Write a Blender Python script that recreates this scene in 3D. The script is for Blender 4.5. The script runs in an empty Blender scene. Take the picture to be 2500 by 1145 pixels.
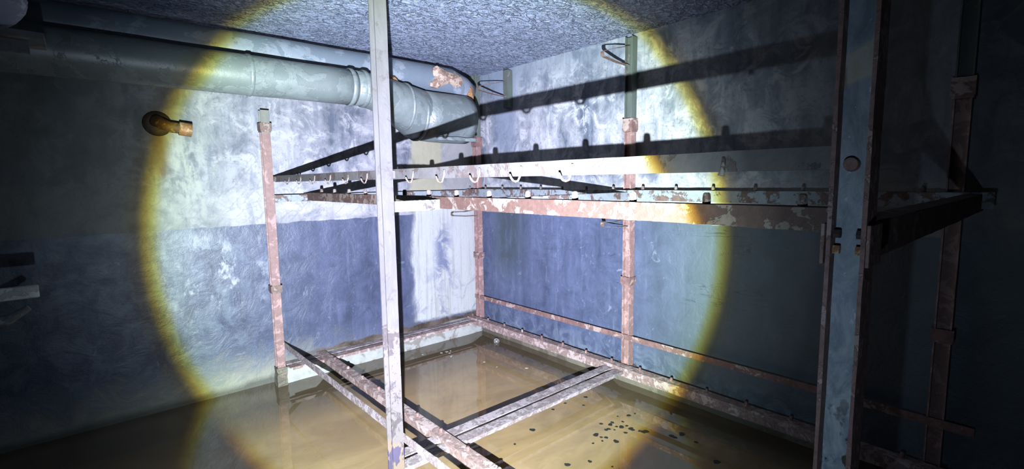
import bpy, bmesh, math, random
from mathutils import Vector, Matrix, noise as mnoise
random.seed(7)
SC = bpy.context.scene
COL = SC.collection

# ------------------------------------------------------------------ camera
cam_d = bpy.data.cameras.new('camera'); cam = bpy.data.objects.new('camera', cam_d); COL.objects.link(cam)
cam_d.sensor_fit = 'HORIZONTAL'; cam_d.sensor_width = 36.0; cam_d.lens = 36.0*1187.95/2500.0
cam_d.clip_start = 0.02; cam_d.clip_end = 60
_r = Vector((.7494, -.6619, -.0133)).normalized(); _f = Vector((.6569, .7459, -.1100)).normalized()
_u = _r.cross(_f).normalized(); _r = _f.cross(_u).normalized()
cam.matrix_world = Matrix(((_r.x, _u.x, -_f.x, 0), (_r.y, _u.y, -_f.y, 0), (_r.z, _u.z, -_f.z, 1.6), (0, 0, 0, 1)))
SC.camera = cam
# ------------------------------------------------------------------ world: a sealed bunker, no daylight
W = bpy.data.worlds.new('world'); SC.world = W; W.use_nodes = True
W.node_tree.nodes['Background'].inputs[0].default_value = (0, 0, 0, 1)
W.node_tree.nodes['Background'].inputs[1].default_value = 0
# ------------------------------------------------------------------ exposure
SC.view_settings.view_transform = 'Standard'; SC.view_settings.look = 'None'
SC.view_settings.exposure = 0.0; SC.view_settings.gamma = 1.0; SC.view_settings.use_curve_mapping = False
# ------------------------------------------------------------------ the torch: one small lamp with a focused beam, chromatic rim and weak spill
TORCH_POWER = 4500.0
ld = bpy.data.lights.new('torch', 'POINT'); ld.energy = TORCH_POWER; ld.shadow_soft_size = 0.007
torch = bpy.data.objects.new('torch', ld); COL.objects.link(torch)
torch.location = (0, .09, 1.255)
axis = Vector((.5799, .8142, -.0274)).normalized()
torch.rotation_euler = axis.to_track_quat('-Z', 'Y').to_euler()
ld.use_nodes = True
nt = ld.node_tree
em = nt.nodes['Emission']
tcn = nt.nodes.new('ShaderNodeTexCoord')
sep = nt.nodes.new('ShaderNodeSeparateXYZ'); nt.links.new(tcn.outputs['Normal'], sep.inputs[0])
neg = nt.nodes.new('ShaderNodeMath'); neg.operation = 'MULTIPLY'; neg.inputs[1].default_value = -1.0
nt.links.new(sep.outputs['Z'], neg.inputs[0])
ac = nt.nodes.new('ShaderNodeMath'); ac.operation = 'ARCCOSINE'; nt.links.new(neg.outputs[0], ac.inputs[0])
dv = nt.nodes.new('ShaderNodeMath'); dv.operation = 'DIVIDE'; dv.inputs[1].default_value = math.radians(70)
nt.links.new(ac.outputs[0], dv.inputs[0])
cr = nt.nodes.new('ShaderNodeValToRGB'); nt.links.new(dv.outputs[0], cr.inputs[0])
RIM = 31.1
BEAM = [(0, (.75, .77, 1.0)), (14, (.75, .79, .98)), (21, (.70, .77, .87)), (RIM-4, (.61, .71, .73)), (RIM-1.3, (.52, .63, .55)),
        (RIM-.5, (.40, .42, .13)), (RIM+.1, (.24, .19, .04)), (RIM+.75, (.055, .052, .038)), (RIM+2, (.040, .047, .050)),
        (RIM+5, (.020, .026, .030)), (RIM+9, (.0065, .0085, .0105)), (RIM+14, (.0034, .0045, .006)), (62, (.0011, .0014, .0017))]
el = cr.color_ramp.elements
while len(el) > 1: el.remove(el[-1])
for i, (a, c) in enumerate(BEAM):
    e = el[0] if i == 0 else el.new(a/70.0)
    e.position = a/70.0; e.color = (*c, 1)
nt.links.new(cr.outputs[0], em.inputs['Color']); em.inputs['Strength'].default_value = 1.0

# ================================================================== material helpers
class NT:
    def __init__(s, name, rough=.7, spec=.3, metallic=0.0):
        s.m = bpy.data.materials.new(name); s.m.use_nodes = True; s.t = s.m.node_tree
        s.b = s.t.nodes['Principled BSDF']
        s.b.inputs['Roughness'].default_value = rough; s.b.inputs['Metallic'].default_value = metallic
        s.b.inputs['Specular IOR Level'].default_value = spec
        g = s.t.nodes.new('ShaderNodeNewGeometry'); s.pos = g.outputs['Position']; s.g = g
    def lnk(s, v, sock):
        if isinstance(v, bpy.types.NodeSocket): s.t.links.new(v, sock)
        elif isinstance(v, (tuple, list)): sock.default_value = (*v, 1) if len(sock.default_value) == 4 and len(v) == 3 else v
        else: sock.default_value = v
    def mp(s, sc=(1, 1, 1), off=(0, 0, 0), src=None):
        n = s.t.nodes.new('ShaderNodeMapping'); s.lnk(src or s.pos, n.inputs[0])
        n.inputs['Scale'].default_value = sc; n.inputs['Location'].default_value = off; return n.outputs[0]
    def noise(s, sc=1, vec=None, detail=6, rough=.6, dist=0, off=(0, 0, 0)):
        n = s.t.nodes.new('ShaderNodeTexNoise'); sc3 = (sc,)*3 if not isinstance(sc, tuple) else sc
        s.lnk(s.mp(sc3, off, vec), n.inputs['Vector']); n.inputs['Scale'].default_value = 1
        n.inputs['Detail'].default_value = detail; n.inputs['Roughness'].default_value = rough; n.inputs['Distortion'].default_value = dist
        return n.outputs['Fac']
    def vor(s, sc=1, feature='F1', vec=None, off=(0, 0, 0), rnd=1.0):
        n = s.t.nodes.new('ShaderNodeTexVoronoi'); n.feature = feature
        sc3 = (sc,)*3 if not isinstance(sc, tuple) else sc
        s.lnk(s.mp(sc3, off, vec), n.inputs['Vector']); n.inputs['Scale'].default_value = 1; n.inputs['Randomness'].default_value = rnd
        return n.outputs['Distance']
    def step(s, v, a, b, lo=0.0, hi=1.0):
        n = s.t.nodes.new('ShaderNodeMapRange'); n.clamp = True
        s.lnk(v, n.inputs['Value']); n.inputs['From Min'].default_value = a; n.inputs['From Max'].default_value = b
        n.inputs['To Min'].default_value = lo; n.inputs['To Max'].default_value = hi; return n.outputs[0]
    def math(s, op, a, b=0.0):
        n = s.t.nodes.new('ShaderNodeMath'); n.operation = op; s.lnk(a, n.inputs[0]); s.lnk(b, n.inputs[1]); return n.outputs[0]
    def mul(s, a, b): return s.math('MULTIPLY', a, b)
    def add(s, a, b): return s.math('ADD', a, b)
    def mix(s, f, a, b, mode='MIX'):
        n = s.t.nodes.new('ShaderNodeMix'); n.data_type = 'RGBA'; n.blend_type = mode
        s.lnk(f, n.inputs[0]); s.lnk(a, n.inputs[6]); s.lnk(b, n.inputs[7]); return n.outputs[2]
    def xyz(s):
        n = s.t.nodes.new('ShaderNodeSeparateXYZ'); s.lnk(s.pos, n.inputs[0]); return n.outputs
    def bump(s, h, dist=.01, strength=1.0):
        n = s.t.nodes.new('ShaderNodeBump'); n.inputs['Distance'].default_value = dist; n.inputs['Strength'].default_value = strength
        s.lnk(h, n.inputs['Height']); s.lnk(n.outputs[0], s.b.inputs['Normal'])
    def out(s, col, rough=None):
        s.lnk(col, s.b.inputs['Base Color'])
        if rough is not None: s.lnk(rough, s.b.inputs['Roughness'])
        return s.m

def band(n, v, a, b, w=.02):      # 1 between a and b
    return n.mul(n.step(v, a-w, a+w), n.step(v, b-w, b+w, 1, 0))

def wall_material(name, ax, side):
    """oil-painted dado under whitewash, both streaked; ax = horizontal axis of the wall (0 = x, 1 = y)"""
    n = NT(name, rough=.6, spec=.35)
    X = n.xyz(); h = X[ax]; z = X[2]
    st = (7, 7, 7, ); sv = (9, 9, 1.1); off = (3.1, 5.7, 1.3) if side else (0, 0, 0)
    streak = n.noise((5, 5, .9), detail=8, rough=.65, off=off)
    streak2 = n.noise((16, 16, 2.2), detail=6, rough=.6, off=off)
    blotch = n.noise(1.7, detail=9, rough=.62, dist=.5, off=off)
    cloud = n.noise(6.5, detail=8, rough=.68, dist=.9, off=off)
    fine = n.noise(38, detail=6, rough=.7, off=off)
    # whitewash
    f = n.add(n.add(n.mul(streak, .35), n.mul(blotch, .35)), n.mul(cloud, .3))
    up = n.mix(n.step(f, .43, .565), (.15, .175, .24), (.62, .62, .68))
    up = n.mix(n.mul(n.step(cloud, .52, .60), .75), up, (.72, .72, .76))
    up = n.mix(n.mul(n.step(streak2, .54, .64), .6), up, (.26, .30, .38))
    up = n.mix(n.mul(n.step(fine, .56, .66), .5), up, (.09, .10, .12))
    # dado
    f2 = n.add(n.mul(cloud, .5), n.mul(streak, .5))
    lo = n.mix(n.step(f2, .38, .62), (.072, .092, .158), (.150, .185, .31))
    lo = n.mix(n.mul(n.step(streak2, .57, .74), .6), lo, (.24, .28, .43))
    scuff = n.noise(9, detail=12, rough=.78, dist=1.6, off=(off[0]+9, off[1], off[2]))
    lo = n.mix(n.mul(n.step(scuff, .585, .66), .55), lo, (.42, .46, .60))
    thread = n.math('ABSOLUTE', n.add(n.noise((4, 4, 4), detail=5, rough=.7, dist=1.2, off=(off[0], off[1]+4, 8)), -.5))
    lo = n.mix(n.mul(n.mul(n.step(thread, 0, .005, 1, 0), n.step(blotch, .5, .6)), .3), lo, (.48, .52, .62))
    if side == 0:
        # pale splashes left of the far post, cream lime over the water line
        spl = n.mul(band(n, h, .45, 1.02, .12), band(n, z, .70, 1.20, .15))
        lo = n.mix(n.mul(spl, n.step(n.noise((7, 7, 4.5), detail=8, rough=.7, off=(2, 0, 6)), .53, .62)), lo, (.70, .73, .80))
        lo = n.mix(n.mul(n.step(h, .75, 1.15, 1, 0), n.mul(n.step(cloud, .46, .60), .45)), lo, (.25, .32, .38))
        grime = n.mul(n.step(n.add(z, n.mul(cloud, .6)), .36, .62, .95, 0), n.step(h, 1.1, 1.8, 1, .25))
        lo = n.mix(grime, lo, (.50, .50, .42))
        lo = n.mix(n.mul(n.step(n.add(z, n.mul(blotch, .12)), .085, .13, 1, 0), .75), lo, (.10, .10, .08))
    else:
        lo = n.mix(n.mul(n.mul(band(n, h, 3.45, 3.85, .10), n.step(z, .55, .85)), n.step(cloud, .35, .6, .3, .85)), lo, (.055, .08, .085))
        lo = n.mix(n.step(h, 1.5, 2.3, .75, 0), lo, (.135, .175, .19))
        hc = n.math('ABSOLUTE', n.add(n.noise((2.2, 2.2, 13), detail=4, rough=.55, dist=.7, off=(1, 2, 3)), -.5))
        crk = n.mul(n.mul(n.step(hc, 0, .010, 1, 0), band(n, z, .72, 1.28, .06)), n.mul(band(n, h, 1.2, 3.0, .3), n.step(blotch, .45, .55)))
        lo = n.mix(n.mul(crk, .8), lo, (.012, .02, .03))
        lo = n.mix(n.mul(n.mul(n.step(z, .12, .32, 1, 0), n.step(cloud, .45, .6)), .6), lo, (.30, .36, .42))
    edge = n.add(z, n.mul(n.add(n.noise((9, 9, 9), detail=5, off=(0, 4, 0)), -.5), .035))
    line = n.step(edge, 1.284, 1.290)
    # blistered crackle just over the paint line
    dv_ = n.noise(4, detail=4, rough=.6, off=off)
    vz = n.t.nodes.new('ShaderNodeCombineXYZ')
    wob = n.mul(n.add(dv_, -.5), .5)
    n.lnk(n.add(h, wob), vz.inputs[0]); n.lnk(n.add(z, wob), vz.inputs[2])
    ck = n.vor((9, 9, 12), 'DISTANCE_TO_EDGE', vec=vz.outputs[0])
    ckm = n.mul(n.step(ck, .0, .055, 1, 0), n.mul(band(n, z, 1.29, 1.62, .06), .35))
    up = n.mix(n.mul(band(n, z, 1.29, 1.56, .08), n.step(cloud, .35, .6, .35, .9)), up, (.76, .76, .76))
    up = n.mix(ckm, up, (.16, .17, .20))
    ck2 = n.vor((4.2, 4.2, 4.2), 'DISTANCE_TO_EDGE', vec=vz.outputs[0], off=(1, 0, 2))
    up = n.mix(n.mul(n.mul(n.step(ck2, 0, .02, 1, 0), n.step(blotch, .5, .58)), .3), up, (.18, .20, .25))
    if side == 0:
        up = n.mix(n.step(h, .15, 1.0, .75, 0), up, (.20, .235, .22))
        up = n.mix(n.mul(band(n, h, .40, .75, .10), n.mul(band(n, z, 1.35, 1.95, .12), n.step(n.noise((12, 12, 5), detail=7, rough=.7), .47, .58))), up, (.58, .60, .56))
        # rust run under the pipe stub
        up = n.mix(n.mul(band(n, h, .395, .47, .03), n.mul(band(n, z, 1.66, 1.98, .03), .75)), up, (.20, .12, .06))
        # cream washed area under the big duct
        cre = n.mul(band(n, n.add(h, n.mul(n.add(streak, -.5), .25)), 2.37, 2.72, .03), n.step(z, 1.2, 1.3))
        up = n.mix(n.mul(cre, .9), up, (.62, .59, .40))
        up = n.mix(n.mul(n.step(n.add(h, n.mul(streak, .3)), 2.84, 2.92), .85), up, (.50, .50, .48))
    else:
        up = n.mix(n.mul(n.mul(n.step(z, 2.35, 2.62), n.step(h, 2.3, 3.6, .35, .9)), n.step(cloud, .35, .6, .6, 1)), up, (.26, .32, .42))
        up = n.mix(n.mul(band(n, h, 3.50, 3.85, .06), n.mul(n.step(z, 1.7, 2.0), n.step(cloud, .3, .6, .4, .9))), up, (.28, .33, .45))
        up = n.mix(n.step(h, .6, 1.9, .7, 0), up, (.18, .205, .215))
    col = n.mix(line, lo, up)
    if side == 0:
        # the peeled, limewashed last stretch before the corner
        wv = n.add(h, n.mul(n.add(n.noise((3, 3, 1.4), detail=8, rough=.7, off=(5, 5, 5)), -.5), .28))
        top = n.step(z, 1.33, 1.37, 1, 0)
        bot = n.step(n.add(z, n.mul(n.add(cloud, -.5), .10)), .20, .235)
        pan = n.mul(n.mul(n.step(wv, 2.27, 2.40), top), bot)
        lines = n.noise((34, 34, 1.3), detail=6, rough=.7, off=(1, 1, 1))
        lime = n.mix(n.mul(n.step(lines, .50, .68), n.step(h, 2.35, 3.05, .95, .35)), (.82, .86, .82), (.45, .47, .38))
        lime = n.mix(n.mul(n.step(cloud, .52, .66), n.mul(n.step(z, .9, .4), .8)), lime, (.33, .36, .47))
        lime = n.mix(n.mul(band(n, h, 2.62, 2.80, .05), n.mul(band(n, z, .55, 1.15, .1), n.step(cloud, .42, .55))), lime, (.30, .34, .48))
        lime = n.mix(n.mul(n.step(fine, .64, .74), .6), lime, (.15, .16, .15))
        lime = n.mix(band(n, wv, 2.26, 2.36, .03), lime, (.22, .25, .36))
        col = n.mix(pan, col, lime)
        # wet dirt over the kerb
        drt = n.mul(n.step(n.add(z, n.mul(n.add(n.noise((5, 5, 5), detail=6), -.5), .12)), .185, .20, 1, 0), n.step(h, 1.2, 1.5))
        col = n.mix(drt, col, n.mix(n.step(cloud, .4, .62), (.085, .06, .045), (.22, .17, .13)))
    hgt = n.add(n.mul(cloud, 1.0), n.mul(fine, .25))
    n.bump(hgt, .012, .6)
    col = n.mix(1.0, col, (.295, .295, .305) if side == 0 else (.40, .405, .405), 'MULTIPLY')
    return n.out(col, n.step(line, 0, 1, .42, .68))

def ceiling_material():
    n = NT('wrinkled ceiling paint', rough=.55, spec=.4)
    w1 = n.noise((8, 13, 8), detail=3, rough=.5, dist=1.3)
    w2 = n.noise((24, 30, 24), detail=3, rough=.55, dist=1.4, off=(3, 3, 0))
    big = n.noise(1.6, detail=5, rough=.6)
    rid = n.math('ABSOLUTE', n.add(w1, -.5)); rid2 = n.math('ABSOLUTE', n.add(w2, -.5))
    c = n.mix(n.step(rid, 0, .055), (.085, .105, .175), (.20, .225, .34))
    c = n.mix(n.mul(n.step(rid2, 0, .045, 1, 0), .4), c, (.055, .075, .12))
    c = n.mix(n.mul(n.step(big, .45, .62), .3), c, (.12, .15, .24))
    c = n.mix(n.mul(n.step(w2, .56, .66), .4), c, (.33, .35, .44))
    n.bump(n.add(n.mul(n.step(rid, 0, .07), 1.0), n.mul(n.step(rid2, 0, .06), .5)), .015, 1.0)
    return n.out(c, .6)

def water_material():
    n = NT('murky brown standing water', rough=.03, spec=.5)
    n.b.inputs['IOR'].default_value = 1.52
    a = n.noise((1.3, 2.6, 1), detail=7, rough=.6, dist=1.2); b = n.noise((6, 9, 6), detail=8, rough=.7, dist=.8); c_ = n.noise(60, detail=3)
    X = n.xyz()
    c = n.mix(n.step(a, .36, .62), (.150, .100, .050), (.195, .135, .068))
    c = n.mix(n.mul(n.step(b, .52, .68), .35), c, (.11, .078, .042))
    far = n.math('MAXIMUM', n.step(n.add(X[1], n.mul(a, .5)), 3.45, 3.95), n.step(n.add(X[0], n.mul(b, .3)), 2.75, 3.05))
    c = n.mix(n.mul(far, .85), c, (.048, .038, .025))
    c = n.mix(n.step(c_, .71, .76), c, (.02, .016, .011))
    n.bump(n.noise((2, 2, 2), detail=2), .002, .25)
    return n.out(c)

MET = .46     # the old paint and rust are dark; the torch is strong
def dk(c): return tuple(MET*x for x in c)
def steel(name, rust=(.155, .075, .060), paint=(.36, .35, .36), amount=.5, sc=9, dark=(.055, .030, .024), pale2=None, rough=.65, spec=.35, lengthwise=None):
    n = NT(name, rough=rough, spec=spec)
    rust, paint, dark = dk(rust), dk(paint), dk(dark); pale2 = dk(pale2) if pale2 else None
    a = n.noise(sc, detail=9, rough=.66, dist=.6); b = n.noise(sc*3.2, detail=6, rough=.7, off=(4, 1, 2)); c = n.noise(sc*.35, detail=4, off=(7, 2, 1))
    k = n.add(n.mul(a, .65), n.add(n.mul(c, .2), n.mul(b, .15)))
    th = .5 + (.5-amount)*.35
    base = n.mix(n.step(b, .42, .62), dark, rust); base = n.mix(.55, base, rust)
    pt = n.mix(n.step(b, .4, .65), paint, pale2 or tuple(min(1, x*1.25) for x in paint))
    col = n.mix(n.step(k, th-.012, th+.012), base, pt)
    n.bump(n.add(n.mul(a, .6), n.add(n.mul(b, .4), n.mul(n.step(k, th-.01, th+.01), .25))), .004, .9)
    return n.out(col)

def post_material(name, low_rust, up_paint, up_amt, low_amt, zsw, patch=None):
    """channel posts: old paint above zsw, rust below"""
    n = NT(name, rough=.62, spec=.35); X = n.xyz(); low_rust, up_paint = dk(low_rust), dk(up_paint)
    a = n.noise(11, detail=9, rough=.68, dist=.6); b = n.noise(38, detail=5, rough=.7); c = n.noise((14, 14, 3), detail=6)
    z = n.add(X[2], n.mul(n.add(a, -.5), .3)); up = n.step(z, zsw-.02, zsw+.02)
    rust = n.mix(n.step(b, .4, .65), tuple(.45*x for x in low_rust), low_rust); rust = n.mix(.6, rust, low_rust)
    pt = n.mix(n.step(c, .4, .65), up_paint, tuple(min(1, 1.3*x) for x in up_paint))
    low = n.mix(n.step(a, .5+(.5-low_amt)*.4-.02, .5+(.5-low_amt)*.4+.02), rust, tuple(min(1, x*1.25+.02) for x in low_rust))
    hi = n.mix(n.step(a, .5+(.5-up_amt)*.4-.012, .5+(.5-up_amt)*.4+.012), n.mix(.4, rust, pt), pt)
    col = n.mix(up, low, hi)
    if patch: col = patch(n, col, X, a, b)
    n.bump(n.add(n.mul(a, .6), n.mul(b, .4)), .003, .9)
    return n.out(col)

def near_post_patch(n, col, X, a, b):
    # peeling peach and violet primer near the foot, chipped white above
    lo = n.step(n.add(X[2], n.mul(n.add(a, -.5), .25)), .30, .34, 1, 0)
    k = n.noise((20, 20, 9), detail=6, rough=.6, off=(3, 3, 3))
    peel = n.mix(n.step(k, .48, .50), (.032, .026, .048), (.090, .066, .050))
    col = n.mix(lo, col, peel)
    ch = n.mul(n.step(n.noise((45, 45, 30), detail=4, rough=.7), .58, .62), n.mul(n.step(X[2], .95, .75), n.step(X[2], .3, .4)))
    return n.mix(ch, col, (.03, .03, .035))

def web_patch(n, col, X, a, b):
    # cream daub with a rust bite on the blue web, brown pitting low down
    zz = n.add(X[2], n.mul(n.add(X[1], -.262), .45))
    m = band(n, n.add(zz, n.mul(n.add(a, -.5), .03)), 1.775, 1.835, .004)
    col = n.mix(m, col, (.14, .13, .095))
    m2 = n.mul(band(n, X[2], 1.762, 1.802, .006), n.step(X[1], .281, .285))
    col = n.mix(m2, col, (.05, .022, .006))
    mot = n.noise((18, 18, 9), detail=7, rough=.7, dist=.8, off=(2, 2, 2))
    col = n.mix(n.mul(n.step(mot, .46, .60), n.step(X[2], 1.75, 1.0, .35, .9)), col, (.17, .19, .20))
    col = n.mix(n.mul(n.step(mot, .45, .36), .6), col, (.035, .05, .065))
    pit = n.mul(n.step(n.vor((30, 30, 22), off=(.3, .1, .7)), .30, .24), n.step(X[2], 1.30, 1.15))
    col = n.mix(n.mul(n.step(n.noise((26, 26, 18), detail=4, off=(1, 1, 5)), .57, .61), n.step(n.add(X[2], n.mul(a, .2)), 1.33, 1.18)), col, (.016, .012, .004))
    col = n.mix(n.mul(n.step(n.noise((50, 50, 22), detail=5, rough=.7), .62, .66), .8), col, (.20, .22, .25))
    return col

M = {}
M['wall_left'] = wall_material('limewashed wall with blue dado left', 0, 0)
M['wall_right'] = wall_material('limewashed wall with blue dado right', 1, 1)
M['ceiling'] = ceiling_material()
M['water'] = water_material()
M['rust'] = steel('pink brown rusted steel', (.30, .17, .155), (.40, .31, .28), .38)
M['main'] = steel('rusted beam with flaking cream paint', (.115, .064, .048), (.19, .155, .125), .46, sc=13)
M['lowrust'] = steel('scaly rusted floor beam', (.40, .28, .26), (.47, .37, .35), .45, sc=16)
M['lowpale'] = steel('pale scaly floor angle', (.35, .29, .295), (.39, .335, .35), .50, sc=18)
M['bar'] = steel('grey flat bar with pink primer', (.092, .076, .072), (.098, .094, .091), .60, sc=8)
M['greybeam'] = steel('grey painted angle with rusty top edge', (.20, .135, .11), (.27, .31, .34), .58, sc=12)
M['whitebeam'] = steel('white painted cross angle', (.11, .09, .085), (.17, .176, .172), .75, sc=12)
M['bolt'] = steel('pale rusty bolt', (.17, .12, .10), (.22, .19, .17), .6, sc=30)
M['plate'] = steel('rusty plate', (.24, .16, .14), (.30, .23, .20), .40, sc=20)
M['post'] = post_material('post with grey green head and pink rust', (.31, .19, .18), (.19, .195, .17), .75, .36, 1.99)
M['post_tall'] = post_material('post with grey green head and pink rust tall', (.36, .22, .20), (.10, .12, .11), .8, .40, 1.98)
M['post_near'] = post_material('whitewashed near post', (.088, .072, .070), (.100, .095, .102), .72, .60, .9, near_post_patch)
M['web'] = post_material('blue grey painted web', (.10, .09, .085), (.15, .185, .215), .92, .92, 0, web_patch)
M['flange'] = steel('brown rusted flange edge', (.24, .135, .115), (.27, .19, .17), .35, sc=18)
M['duct'] = steel('grey green painted duct', (.165, .195, .20), (.18, .21, .215), .5, sc=5, dark=(.145, .175, .18), rough=.42, spec=.5)
M['duct2'] = steel('streaky blue painted duct', (.17, .205, .26), (.22, .25, .31), .42, sc=3.5, dark=(.15, .185, .24), rough=.4, spec=.5)
M['orange'] = steel('torn orange rust', (.42, .20, .075), (.42, .29, .18), .4, sc=16)
M['rustpatch'] = steel('blistered rust skin', (.36, .23, .18), (.46, .34, .28), .5, sc=22)
M['kerb'] = steel('wet limed plaster kerb', (.30, .29, .25), (.40, .415, .385), .6, sc=5, dark=(.22, .21, .17))
M['kerb_wet'] = steel('slimy dark kerb', (.14, .12, .09), (.18, .16, .12), .5, sc=5, dark=(.10, .09, .07))
M['dark'] = steel('dark corroded pipe', (.035, .028, .018), (.10, .075, .03), .35, sc=20)
M['brown'] = steel('ochre and brown scale', (.12, .065, .02), (.24, .15, .04), .4, sc=22)
M['cloth'] = steel('grey violet cloth', (.50, .50, .60), (.62, .62, .74), .5, sc=10, dark=(.4, .4, .5), rough=.9, spec=.1)
M['shelf'] = steel('dull grey bracket', (.13, .13, .14), (.20, .20, .21), .5, sc=9, dark=(.08, .08, .09))
M['palebar'] = steel('pale grey strip', (.40, .40, .40), (.50, .50, .50), .5, sc=9, dark=(.35, .35, .35))
M['leaf'] = steel('black leaf', (.020, .022, .018), (.03, .03, .025), .3, sc=30, dark=(.01, .01, .01))
M['flake'] = steel('white paint flake', (.50, .48, .42), (.62, .60, .55), .6, sc=30, dark=(.4, .38, .33))
M['ball'] = steel('glossy grey float', (.20, .19, .19), (.40, .38, .38), .5, sc=30, dark=(.12, .12, .12), rough=.15, spec=.8)
M['concrete'] = steel('dark bare concrete', (.07, .075, .08), (.10, .105, .11), .5, sc=2, dark=(.05, .05, .055))

# ================================================================== mesh helpers
def link(name, bm, mats, parent=None, smooth=False, loc=None):
    me = bpy.data.meshes.new(name); bm.normal_update(); bm.to_mesh(me); bm.free()
    for m in (mats if isinstance(mats, (list, tuple)) else [mats]): me.materials.append(m)
    if smooth:
        for p in me.polygons: p.use_smooth = True
    o = bpy.data.objects.new(name, me); COL.objects.link(o)
    if parent is not None:
        o.parent = parent
        o.matrix_parent_inverse = Matrix.Translation(-wloc(parent))
    if loc is not None: o.location = loc
    return o
def wloc(o):
    v = o.location.copy()
    p = o.parent
    return v if p is None else v  # parts keep world coordinates; things are empties without rotation
def tag(o, label=None, cat=None, group=None, kind=None):
    if label: o['label'] = label
    if cat: o['category'] = cat
    if group: o['group'] = group
    if kind: o['kind'] = kind
    return o
def empty(name, loc, label, cat, group=None):
    o = bpy.data.objects.new(name, None); COL.objects.link(o); o.location = loc; o.empty_display_size = .1
    return tag(o, label, cat, group)

def box(bm, x0, x1, y0, y1, z0, z1, mi=0, seg=None, jit=0.0, bev=0.0):
    """box with optional segments along its longest axis and hand-worn jitter"""
    d = [x1-x0, y1-y0, z1-z0]; ax = d.index(max(d)); n = seg or 1
    rings = []
    lo = [x0, y0, z0]; hi = [x1, y1, z1]; o = [i for i in range(3) if i != ax]
    for i in range(n+1):
        t = lo[ax] + (hi[ax]-lo[ax])*i/n; ring = []
        for a, b in ((0, 0), (1, 0), (1, 1), (0, 1)):
            p = [0, 0, 0]; p[ax] = t; p[o[0]] = (lo, hi)[a][o[0]]; p[o[1]] = (lo, hi)[b][o[1]]
            if jit:
                p[o[0]] += random.uniform(-jit, jit); p[o[1]] += random.uniform(-jit, jit)
            ring.append(bm.verts.new(p))
        rings.append(ring)
    fs = []
    for i in range(n):
        A, B = rings[i], rings[i+1]
        for k in range(4): fs.append(bm.faces.new((A[k], A[(k+1) % 4], B[(k+1) % 4], B[k])))
    fs.append(bm.faces.new(rings[0][::-1])); fs.append(bm.faces.new(rings[-1]))
    for f in fs: f.material_index = mi
    bmesh.ops.recalc_face_normals(bm, faces=fs)
    if bev:
        es = {e for f in fs for e in f.edges}
        bmesh.ops.bevel(bm, geom=list(es), offset=bev, segments=1, affect='EDGES')
    return fs

def tube(bm, pts, rads, n=20, cap=True, mi=0, squash=None):
    rings = []
    for i, (p, r) in enumerate(zip(pts, rads)):
        p = Vector(p); q0 = Vector(pts[max(0, i-1)]); q1 = Vector(pts[min(len(pts)-1, i+1)]); t = (q1-q0).normalized()
        up = Vector((0, 0, 1)) if abs(t.z) < .9 else Vector((1, 0, 0))
        a = t.cross(up).normalized(); b = a.cross(t).normalized()
        rings.append([bm.verts.new(p + (a*math.cos(2*math.pi*k/n)+b*math.sin(2*math.pi*k/n))*r) for k in range(n)])
    fs = []
    for A, B in zip(rings, rings[1:]):
        for k in range(n): fs.append(bm.faces.new((A[k], A[(k+1) % n], B[(k+1) % n], B[k])))
    if cap: fs.append(bm.faces.new(rings[0][::-1])); fs.append(bm.faces.new(rings[-1]))
    for f in fs: f.material_index = mi
    bmesh.ops.recalc_face_normals(bm, faces=fs)
    return fs

def strip(bm, path, width_axis, w, th):
    """flat bar bent along a path in the plane perpendicular to width_axis"""
    path = [Vector(p) for p in path]; wa = Vector(width_axis)*w/2; rings = []
    for i, p in enumerate(path):
        t = (path[min(len(path)-1, i+1)]-path[max(0, i-1)]).normalized(); nrm = t.cross(Vector(width_axis)).normalized()*th/2
        rings.append([bm.verts.new(p+s1*wa+s2*nrm) for s1, s2 in ((-1, -1), (1, -1), (1, 1), (-1, 1))])
    fs = []
    for A, B in zip(rings, rings[1:]):
        for k in range(4): fs.append(bm.faces.new((A[k], A[(k+1) % 4], B[(k+1) % 4], B[k])))
    fs += [bm.faces.new(rings[0][::-1]), bm.faces.new(rings[-1])]
    bmesh.ops.recalc_face_normals(bm, faces=fs)

# ================================================================== the room
UR, VL, HC = 3.165, 4.14, 2.667
def plane_grid(name, mat, f, nu, nv):
    bm = bmesh.new(); g = [[bm.verts.new(f(i/nu, j/nv)) for j in range(nv+1)] for i in range(nu+1)]
    for i in range(nu):
        for j in range(nv): bm.faces.new((g[i][j], g[i+1][j], g[i+1][j+1], g[i][j+1]))
    return bm
def slab(name, x0, x1, y0, y1, z0, z1, mat):
    bm = bmesh.new(); box(bm, x0, x1, y0, y1, z0, z1); return tag(link(name, bm, mat), kind='structure')
X0, Y0 = -3.6, -4.2
slab('wall_left', X0, UR+.2, VL, VL+.2, -.12, HC+.2, M['wall_left'])
slab('wall_right', UR, UR+.2, Y0, VL, -.12, HC+.2, M['wall_right'])
slab('wall_rear', X0-.2, X0, Y0, VL+.2, -.12, HC+.2, M['concrete'])
slab('wall_entrance', X0-.2, UR+.2, Y0-.2, Y0, -.12, HC+.2, M['concrete'])
slab('ceiling', X0, UR, Y0, VL, HC, HC+.2, M['ceiling'])
slab('floor', X0, UR, Y0, VL, -.16, -.06, M['concrete'])
# flood water
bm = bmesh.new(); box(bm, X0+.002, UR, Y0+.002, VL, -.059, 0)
tag(link('flood_water', bm, M['water']), 'murky brown standing water flooding the whole bunker floor', 'water', kind='stuff')
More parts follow.
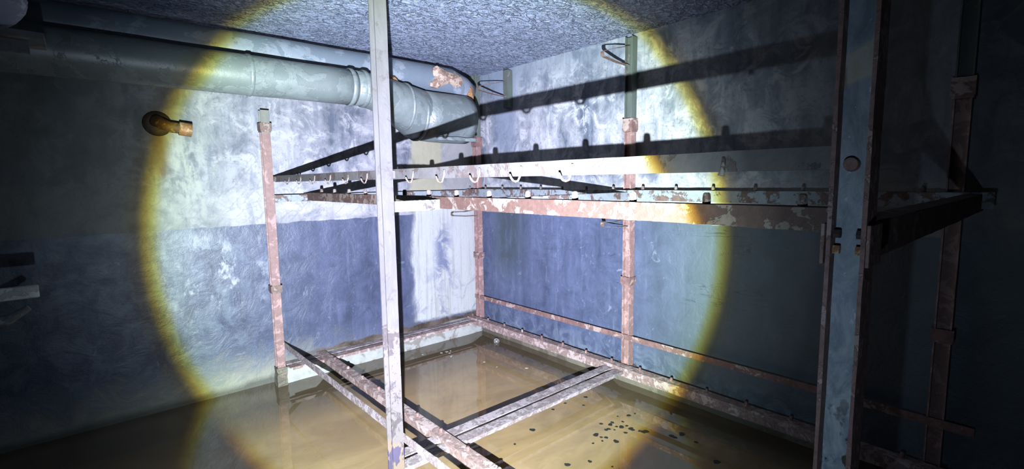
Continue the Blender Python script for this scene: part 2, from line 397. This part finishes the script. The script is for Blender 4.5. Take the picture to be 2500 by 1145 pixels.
# kerbs at the wall feet and a lumpy plaster fillet round the ceiling
def kerb(name, a, b, axis, depth, h, mat, lip=.02):
    bm = bmesh.new(); n = 60; rows = []
    for i in range(n+1):
        t = a+(b-a)*i/n; j = mnoise.noise(Vector((t*4, depth*9, 3)))*.012; j2 = mnoise.noise(Vector((t*3, 7, h)))*.012
        prof = [(0, -.06), (depth+j, -.06), (depth+j*.8, h*.45), (depth*.93+j, h-.01+j2), (depth*.8+j, h+j2), (0, h+lip+j2)]
        rows.append([bm.verts.new((t, VL-d, z) if axis == 0 else (UR-d, t, z)) for d, z in prof])
    for A, B in zip(rows, rows[1:]):
        for k in range(len(A)): bm.faces.new((A[k], A[(k+1) % len(A)], B[(k+1) % len(A)], B[k]))
    bm.faces.new(rows[0]); bm.faces.new(rows[-1][::-1]); bmesh.ops.recalc_face_normals(bm, faces=bm.faces[:])
    return tag(link(name, bm, mat), kind='structure')
kerb('trim_1', 1.12, UR, 0, .10, .13, M['kerb'])
kerb('trim_2', -1.5, VL-.1, 1, .05, .06, M['kerb_wet'])
# ================================================================== rack
rack = empty('bunk_frame', (2.1, 2.1, 0), 'rusty two-tier steel bunk frame of posts, beams and bars standing in the flooded corner', 'bunk frame')
def P(name, bm, mats, parent=rack, smooth=False, label=None):
    o = link(name, bm, mats, None, smooth)
    o.parent = parent
    root = parent
    off = Vector((0, 0, 0))
    while root is not None: off += root.location; root = root.parent
    o.matrix_parent_inverse = Matrix.Identity(4)
    # shift mesh so the world position stays put
    o.data.transform(Matrix.Translation(-off))
    if label: o['label'] = label
    return o
def h_post(u0, u1, v0, v1, z0, z1, mweb, mfl, label=None, bolts=()):
    bm = bmesh.new(); um = (u0+u1)/2; t = .0055; sg = int((z1-z0)/.06)
    box(bm, u0, u1, v0, v0+t*1.3, z0, z1, 1, sg, .0006); box(bm, u0, u1, v1-t*1.3, v1, z0, z1, 1, sg, .0006)
    box(bm, um-t/2, um+t/2, v0+t, v1-t, z0, z1, 0)
    return P('post', bm, [mweb, mfl], label=label)
def collar(post, u0, u1, v0, v1, z0, z1, mat, round_=False):
    bm = bmesh.new(); e = .010
    # four plates wrapped round the post, slightly proud, with a worn lip
    for (a, b, c, d) in ((u0-e, u0-.001, v0-e, v1+e), (u1+.001, u1+e, v0-e, v1+e), (u0-.001, u1+.001, v0-e, v0-.001), (u0-.001, u1+.001, v1+.001, v1+e)):
        box(bm, a, b, c, d, z0, z1, 0, 3, .001)
    box(bm, u0-e*.6, u1+e*.6, v0-e*.6, v1+e*.6, z0-.012, z0+.002, 0, None, .001)
    return P('collar', bm, mat, post)
def base_plate(post, uc, vc, z, s, mat, rot=0.0):
    bm = bmesh.new(); c, sn = math.cos(rot), math.sin(rot)
    fs = box(bm, -s, s, -s, s, z-.006, z+.004)
    for v in bm.verts:
        x, y = v.co.x, v.co.y; v.co.x = uc+x*c-y*sn; v.co.y = vc+x*sn+y*c
    return P('base_plate', bm, mat, post)
def wbolt(parent, p, axis='z', r=.0105, h=.026, mat='bolt'):
    bm = bmesh.new(); x, y, z = p
    d = {'z': Vector((0, 0, 1)), 'x': Vector((1, 0, 0)), 'y': Vector((0, 1, 0))}[axis]
    q = Vector(p); tube(bm, [q, q+d*h*.55, q+d*h*.9, q+d*h], [r, r, r*.85, r*.5], 8)
    return P('bolt', bm, M[mat], parent)
# posts: near row A E, far-left B, wall row C D F
pB = h_post(1.05, 1.11, 4.01, 4.07, -.03, 2.15, M['post'], M['post'], 'pink rusted post with a grey head that ends below the duct')
collar(pB, 1.05, 1.11, 4.01, 4.07, 2.00, 2.055, M['plate']); collar(pB, 1.05, 1.11, 4.01, 4.07, .765, .812, M['plate'])
bm = bmesh.new(); fs = box(bm, 1.042, 1.118, 4.002, 4.078, -.03, .15, 0, 10, .004)
P('foot_encasement', bm, M['kerb_wet'], pB)
pA = h_post(1.05, 1.11, 2.104, 2.164, -.03, HC, M['post_near'], M['post_near'], 'whitewashed near post with peeling peach and violet foot')
base_plate(pA, 1.085, 2.134, .05, .075, M['lowpale'], .2)
pE = h_post(1.05, 1.115, .231, .293, -.03, HC, M['web'], M['flange'], 'blue grey painted post with brown flange edges and cream daub')
pC = h_post(3.07, 3.13, 4.02, 4.085, .145, HC, M['post_tall'], M['post_tall'])
pD = h_post(3.08, 3.14, 2.15, 2.215, .145, 2.63, M['post_tall'], M['post_tall'])
pF = h_post(3.08, 3.14, .311, .377, .145, HC, M['post_tall'], M['post_tall'])
for p, v0, v1 in ((pC, 4.02, 4.085), (pD, 2.15, 2.215), (pF, .311, .377)):
    u0 = 3.07 if p is pC else 3.08
    collar(p, u0, u0+.06, v0, v1, 1.96, 2.045, M['rust']); collar(p, u0, u0+.06, v0, v1, .80, .855, M['rust'])
    base_plate(p, u0+.02, (v0+v1)/2, .145, .075 if p is pD else .055, M['plate'], .45 if p is pD else 0)
# long beams: angle iron, upright face towards the room, flange towards the wall
def angle_y(u, v0, v1, zt, h, fl, mat, label=None, name='long_beam'):
    bm = bmesh.new(); t = .006
    box(bm, u, u+t, v0, v1, zt-h, zt-.001, 0, 46, .0011); box(bm, u+.0005, u+fl, v0, v1, zt-t, zt, 0, 46, .0011)
    return P(name, bm, mat, label=label)
b_uf = angle_y(1.365, .30, 4.12, 1.524, .060, .065, M['main'], 'thick rusty upper beam on the room side with cream flakes')
b_uw = angle_y(2.98, .20, 4.12, 1.520, .072, .075, M['greybeam'], 'upper beam along the wall in grey paint')
b_lf = angle_y(1.395, .30, 4.12, .172, .060, .065, M['lowrust'], 'scaly lower beam on the room side')
b_lw = angle_y(2.98, .20, 4.12, .172, .068, .075, M['lowrust'], 'scaly lower beam along the wall')
for k in range(15):
    v = 4.09-.26*k
    if v < .3: break
    wbolt(b_uw, (3.028, v, 1.519), h=.030)
    wbolt(b_lw, (3.028, v, .171), h=.028, mat='rust')
    if k: wbolt(b_uf, (1.405, v, 1.523), h=.034, r=.0125)
    if k: wbolt(b_lf, (1.436, v, .171), h=.022, r=.012, mat='rust')
# cross beams: pairs of angles back to back
def cross(v0, u0, u1, zt, mats, label=None, w=.074, gap=.026, h=.024):
    o = None
    for k, m in ((0, mats[0]), (1, mats[1])):
        a = v0+k*(w+gap); bm = bmesh.new(); t = .006
        box(bm, u0, u1, a, a+w, zt-t, zt, 0, 30, .0011)
        vv = a if k == 0 else a+w-t
        box(bm, u0+.02, u1, vv, vv+t, zt-h, zt-.003, 0, 30, .0008)
        P('cross_beam', bm, m, label=label)
cross(2.122, 1.112, 2.975, .150, (M['lowpale'], M['lowpale']), 'pale lilac cross angle')
cross(.22, 1.12, 2.975, .150, (M['lowrust'], M['lowrust']))
cross(3.955, 1.13, 2.975, .150, (M['lowrust'], M['lowpale']))
def uch(v0, v1, u0, u1, zt, h, mat, label=None):
    bm = bmesh.new(); t = .006
    box(bm, u0, u1, v0, v0+t, zt-h, zt-.001, 0, 26, .001); box(bm, u0, u1, v0+.0005, v1, zt-t, zt, 0, 26, .001)
    return P('cross_beam', bm, mat, label=label)
uch(2.10, 2.165, 1.112, 1.363, 1.510, .052, M['whitebeam'], 'white painted cross piece welded to the near post')
uch(2.10, 2.165, 1.435, 2.975, 1.505, .050, M['greybeam'])
uch(4.035, 4.10, 1.113, 2.975, 1.512, .055, M['greybeam'])
ce = uch(.240, .300, 1.117, 3.075, 1.512, .075, M['flange'], 'dark brown cross beam behind the blue post')
# clip plates bolted to the blue post
for v, s in ((.229, -1), (.295, 1)):
    bm = bmesh.new(); a, b = sorted((v, v+s*.006)); box(bm, 1.045, 1.13, a, b, 1.435, 1.512, 0, None, 0, .001)
    cp = P('clip_plate', bm, M['flange'], pE)
for v in (.241, .283):
    for z in (1.492, 1.462):
        bm = bmesh.new(); tube(bm, [(1.070, v-.008, z), (1.070, v+.008, z)], [.009, .009], 6); P('nut', bm, M['dark' if z > 1.47 else 'orange'], pE)
bm = bmesh.new(); tube(bm, [(1.079, .266, 1.622), (1.068, .266, 1.622)], [.014, .012], 16); P('bolt_head', bm, M['flange'], pE)
# flat guard bars
def flat_y(u, v0, v1, z0, z1, mat, label=None, name='guard_bar'):
    bm = bmesh.new(); box(bm, u, u+.006, v0, v1, z0, z1, 0, 50, .0009); return P(name, bm, mat, label=label)
g_up = flat_y(1.129, .285, 4.03, 1.614, 1.661, M['bar'], 'grey pink flat bar with hooks hanging off it')
flat_y(1.111, .285, 4.03, .303, .346, M['lowpale'], 'thin lower guard bar')
flat_y(3.073, .20, 4.10, .360, .402, M['rust'], 'thin guard bar low on the wall posts')
for v in (.262, 2.134, 4.015):
    bm = bmesh.new(); box(bm, 1.110, 1.130, v-.018, v+.018, 1.618, 1.656, 0, None, 0, .002); P('spacer', bm, M['bar'], g_up)
# hooks bent round the upper guard bar
for v in (3.70, 3.45, 3.19, 2.93, 2.67, 2.43, 1.96, 1.71, 1.475, 1.245, 1.015):
    bm = bmesh.new(); w = .030 if v < 1.6 else .026; rr = .0042; pts = []
    pts += [(1.126, v-w/2-.004, 1.648), (1.124, v-w/2-.003, 1.625), (1.122, v-w/2, 1.612), (1.118, v-w*.3, 1.600), (1.116, v, 1.597),
            (1.114, v+w*.3, 1.600), (1.110, v+w/2, 1.608), (1.104, v+w/2+.002, 1.622)]
    tube(bm, pts, [rr]*len(pts), 6); P('hook', bm, M['bolt'], g_up, True)
bm = bmesh.new(); tube(bm, [(1.131, .532, 1.648), (1.125, .532, 1.62), (1.123, .534, 1.605)], [.005, .006, .009], 6); P('hook', bm, M['bolt'], g_up, True, 'broken hook stub')
# bent strap loops on the wall posts
def loop(parent, v, zt, zm, zb, u_root, u_tip, mat, w=.030):
    path = [(u_root, v, zt), ((u_root+u_tip)/2, v, zt-.35*(zt-zm)), (u_tip+.02, v, zm+.030), (u_tip+.004, v, zm+.024), (u_tip, v, zm+.010), (u_tip+.004, v, zm-.003),
            (u_tip+.02, v, zm-.008), ((u_root+u_tip)/2, v, (zm+zb)/2-.008), (u_root, v, zb)]
    bm = bmesh.new(); strip(bm, path, (0, 1, 0), w, .004)
    return P('strap_loop', bm, mat, parent)
loop(pD, 2.185, 2.565, 2.455, 2.425, 3.082, 2.775, M['plate'])
loop(pD, 2.185, 1.300, 1.268, 1.245, 3.082, 2.79, M['plate'])
loop(pC, 4.045, 1.305, 1.262, 1.240, 3.072, 2.76, M['plate'])
# hanger stub between the corner post and the middle wall post
hs = empty('ceiling_hanger', (3.11, 3.58, HC), 'short grey channel stub with strap loop hanging at the ceiling near the corner', 'bracket')
bm = bmesh.new(); box(bm, 3.10, 3.105, 3.555, 3.62, 2.29, 2.64, 0, 6, .001); box(bm, 3.105, 3.162, 3.555, 3.560, 2.29, 2.64, 0, 6, .001); box(bm, 3.105, 3.162, 3.615, 3.62, 2.29, 2.64, 0, 6, .001)
P('channel', bm, M['post_tall'], hs); loop(hs, 3.59, 2.535, 2.43, 2.395, 3.10, 2.775, M['plate'])

# ================================================================== ducts
def duct_tube(bm, segs, n=36):
    tube(bm, [s[0] for s in segs], [s[1] for s in segs], n)
d2 = empty('air_duct', (.5, 3.42, 2.25), 'grey green round duct along the left wall widening into a fat end section', 'duct')
y, z, r = 3.42, 2.274, .122
bm = bmesh.new(); duct_tube(bm, [((-3.5+i*.2, y, z), r+.0012*math.sin(i*2.1)) for i in range(25)] + [((1.52, y, z), r)])
P('duct_pipe', bm, M['duct'], d2, True, 'long thin run of the duct')
bm = bmesh.new()
duct_tube(bm, [((1.50, y, z), r), ((1.58, y, z), r), ((1.70, 3.44, z-.015), .130), ((1.84, 3.48, z-.045), .150), ((1.98, 3.53, z-.080), .176), ((2.08, 3.57, z-.105), .196), ((2.13, 3.59, z-.122), .203)])
P('reducer', bm, M['duct'], d2, True)
Z2 = 2.141
bm = bmesh.new(); duct_tube(bm, [((2.12, 3.59, Z2+.008), .203), ((2.25, 3.60, Z2+.003), .208), ((2.4, 3.60, Z2), .210), ((2.55, 3.60, Z2), .210), ((2.62, 3.60, Z2), .208)])
P('duct_pipe', bm, M['duct'], d2, True, 'fat end section of the duct')
for u, yy, zz, rr, w in ((.84, y, z, r+.006, .015), (-.6, y, z, r+.006, .015), (1.49, y, z, r+.009, .017), (1.59, y, z, r+.010, .017), (1.98, 3.53, z-.08, .186, .012), (2.12, 3.59, Z2+.008, .213, .014)):
    bm = bmesh.new(); tube(bm, [(u-w, yy, zz), (u-w*.6, yy, zz), (u+w*.6, yy, zz), (u+w, yy, zz)], [rr-.007, rr, rr, rr-.007], 36, False)
    P('flange_ring', bm, M['duct'], d2, True)
bm = bmesh.new(); box(bm, 2.22, 2.61, 3.42, 3.45, 1.942, 1.968, 0, 8, .004)
P('seam_strip', bm, M['duct'], d2)
d1 = empty('ceiling_duct', (.5, 3.70, 2.47), 'streaky blue duct pressed under the ceiling above the wider duct', 'duct')
bm = bmesh.new(); duct_tube(bm, [((-3.5+i*.2, 3.70, 2.476), .125+.0015*math.sin(i*1.7)) for i in range(30)] + [((2.52, 3.70, 2.47), .124), ((2.66, 3.71, 2.43), .118), ((2.75, 3.72, 2.39), .105)])
P('duct_pipe', bm, M['duct2'], d1, True)
# torn and blistered metal
def flap(parent, name, outline, y0, th, mat, bulge=.02, mid=None):
    """sheet torn up from the duct skin: outline in (u, z), centre pushed out towards the room"""
    bm = bmesh.new(); n = len(outline); cx = sum(p[0] for p in outline)/n; cz = sum(p[1] for p in outline)/n
    rings = []
    for s in (1.0, .72, .42, .15):
        rings.append([bm.verts.new((cx+(p[0]-cx)*s, y0-bulge*(1-s*s)+random.uniform(-.003, .003)*(s < 1), cz+(p[1]-cz)*s)) for p in outline])
    fs = []
    for A, B in zip(rings, rings[1:]):
        for k in range(n): fs.append(bm.faces.new((A[k], A[(k+1) % n], B[(k+1) % n], B[k])))
    fs.append(bm.faces.new(rings[-1]))
    r = bmesh.ops.extrude_face_region(bm, geom=fs); vs = [g for g in r['geom'] if isinstance(g, bmesh.types.BMVert)]
    bmesh.ops.translate(bm, verts=vs, vec=(0, th, 0)); bmesh.ops.recalc_face_normals(bm, faces=bm.faces[:])
    return P(name, bm, mat, parent)

# ================================================================== wall pipe stub
ps = empty('pipe_stub', (.46, VL, 2.0), 'corroded pipe stub with flange sticking out of the left wall', 'pipe')
bm = bmesh.new(); tube(bm, [(.43, VL, 2.02), (.43, VL-.015, 2.02), (.43, VL-.03, 2.02)], [.085, .08, .055], 20); P('wall_flange', bm, M['dark'], ps, True)
bm = bmesh.new(); tube(bm, [(.42, VL-.01, 2.03), (.42, VL-.09, 2.03), (.435, VL-.135, 2.01), (.48, VL-.16, 1.985), (.56, VL-.17, 1.975)], [.036, .036, .037, .036, .034], 16); P('elbow', bm, M['brown'], ps, True)
bm = bmesh.new(); tube(bm, [(.53, VL-.17, 1.978), (.60, VL-.17, 1.970)], [.045, .045], 12); P('coupling', bm, M['orange'], ps, True)

# ================================================================== things at the left edge of the picture
sh = empty('wall_shelf', (-.3, 2.65, 2.16), 'dull grey shelf arm jutting in at the upper left', 'shelf')
bm = bmesh.new(); box(bm, -.75, -.055, 2.55, 2.75, 2.145, 2.168, 0, 10, .003); P('board', bm, M['shelf'], sh)
bm = bmesh.new(); box(bm, -.75, -.10, 2.62, 2.64, 2.10, 2.145, 0, 8, .002); P('arm', bm, M['shelf'], sh)
bm = bmesh.new(); bmesh.ops.create_icosphere(bm, subdivisions=4, radius=1)
for v in bm.verts:
    c = v.co; k = 1+.10*mnoise.noise(c*2.2)+.05*mnoise.noise(c*6)
    v.co = Vector((c.x*.22*k, c.y*.11*k, max(-1, c.z*1.25)*.14*k))
    s = v.co.z; v.co.x *= 1.0-.35*max(0, s)/.14; v.co += Vector((-.315, 2.655, 2.30))
    if v.co.z < 2.172: v.co.z = 2.172
tag(link('cloth_bundle', bm, M['cloth'], None, True), 'crumpled grey violet cloth bundle lying on the shelf at the upper left corner', 'cloth bundle')
sp = empty('metal_strip', (-.2, 2.6, 1.2), 'pale grey strip with rounded end jutting in at the left edge', 'metal strip')
bm = bmesh.new(); box(bm, -.75, -.152, 2.595, 2.605, 1.176, 1.226, 0, None, 0, .004); P('blade', bm, M['palebar'], sp)
bm = bmesh.new(); tube(bm, [(-.19, 2.66, 1.13), (-.25, 2.66, 1.09), (-.75, 2.66, 1.07)], [.012, .02, .022], 12); P('rod', bm, M['shelf'], sp, True)

# ================================================================== things floating on the water
fl = empty('float_ball', (2.99, 3.647, 0), 'small glossy grey ball half sunk near the corner', 'ball')
bm = bmesh.new(); bmesh.ops.create_uvsphere(bm, u_segments=24, v_segments=16, radius=.030)
for v in bm.verts: v.co += Vector((2.985, 3.645, .012))
P('shell', bm, M['ball'], fl, True)
bm = bmesh.new(); tube(bm, [(2.968, 3.628, .030), (2.960, 3.620, .036)], [.008, .006], 10); P('valve', bm, M['dark'], fl)

def blob(r, n=9, th=.0012, el_=1.0):
    bm = bmesh.new(); pts = [(math.cos(2*math.pi*k/n)*r*random.uniform(.6, 1.15)*el_, math.sin(2*math.pi*k/n)*r*random.uniform(.6, 1.15)) for k in range(n)]
    top = [bm.verts.new((x, y, th+random.uniform(0, th))) for x, y in pts]; bot = [bm.verts.new((x, y, 0)) for x, y in pts]
    bm.faces.new(top); bm.faces.new(bot[::-1])
    for k in range(n): bm.faces.new((bot[k], bot[(k+1) % n], top[(k+1) % n], top[k]))
    return bm
def proto(name, kinds, mat):
    out = []
    for r, e in kinds:
        me = bpy.data.meshes.new(name); b = blob(r, el_=e); b.to_mesh(me); b.free(); me.materials.append(mat); out.append(me)
    return out
def scatter(name, meshes, spots, label, cat, group):
    for i, (x, y) in enumerate(spots):
        o = bpy.data.objects.new(name, meshes[i % len(meshes)]); COL.objects.link(o)
        o.location = (x, y, .0006); o.rotation_euler = (0, 0, random.uniform(0, 6.28)); s = random.uniform(.7, 1.25); o.scale = (s, s, 1)
        tag(o, label, cat, group)
LEAF_SPOTS = [(2.863, 2.377), (2.561, 2.160), (2.673, 2.235), (2.603, 1.897), (2.668, 1.853), (2.442, 1.909), (2.477, 1.862), (2.484, 1.819), (2.503, 1.794), (2.542, 1.780), (2.530, 1.740), (2.546, 1.683), (2.553, 1.663), (2.402, 1.838), (2.422, 1.834), (2.441, 1.802), (2.463, 1.733), (2.527, 1.722), (2.306, 1.844), (2.307, 1.803), (2.326, 1.779), (2.277, 1.772), (2.335, 1.711), (2.214, 1.792), (2.570, 1.654), (2.642, 1.492), (2.709, 1.484), (2.489, 2.271), (2.640, 1.514), (2.685, 1.375), (2.050, 1.682), (2.102, 1.564), (1.932, 1.748), (1.858, 2.109), (2.055, 2.160), (2.356, 2.265), (2.574, 1.193), (2.567, 1.830), (2.509, 1.870), (2.723, 1.841)]
FLAKE_SPOTS = [(2.506, 3.751), (2.469, 3.710), (2.431, 3.628), (2.565, 3.305), (2.571, 3.141), (2.738, 2.946), (2.468, 3.756), (2.261, 3.848), (2.413, 3.763)]
lm = proto('leaf_fragment', [(.014, 1.6), (.010, 1.3), (.018, 1.2), (.008, 1.5)], M['leaf'])
scatter('leaf_fragment', lm, LEAF_SPOTS, 'black leaf fragment floating on the brown water right of the cross beam', 'leaf', 'black leaf fragments on the water')
fm = proto('paint_flake', [(.011, 1.5), (.008, 1.2), (.014, 1.2)], M['flake'])
scatter('paint_flake', fm, FLAKE_SPOTS, 'small white paint flake floating on the water near the corner', 'paint flake', 'white paint flakes near the corner')
flap(d2, 'torn_flap', [(1.301, 2.416), (1.425, 2.423), (1.465, 2.410), (1.488, 2.390), (1.463, 2.377), (1.383, 2.389), (1.325, 2.394)], 3.5, .004, M['orange'], .02)
flap(d2, 'torn_flap', [(1.851, 2.411), (1.895, 2.413), (1.921, 2.391), (1.951, 2.346), (1.963, 2.318), (1.903, 2.333), (1.848, 2.341)], 3.5, .004, M['orange'], .02)
flap(d1, 'rust_patch', [(2.296, 2.551), (2.333, 2.571), (2.370, 2.557), (2.425, 2.538), (2.560, 2.521), (2.604, 2.479), (2.577, 2.428), (2.517, 2.409), (2.480, 2.448), (2.412, 2.425), (2.326, 2.384), (2.263, 2.392), (2.264, 2.422), (2.306, 2.458), (2.289, 2.509)], 3.575, .02, M['rustpatch'], .03)
flap(d1, 'rust_patch', [(2.688, 2.444), (2.724, 2.432), (2.731, 2.335), (2.695, 2.347), (2.665, 2.369)], 3.6, .02, M['orange'], .015)
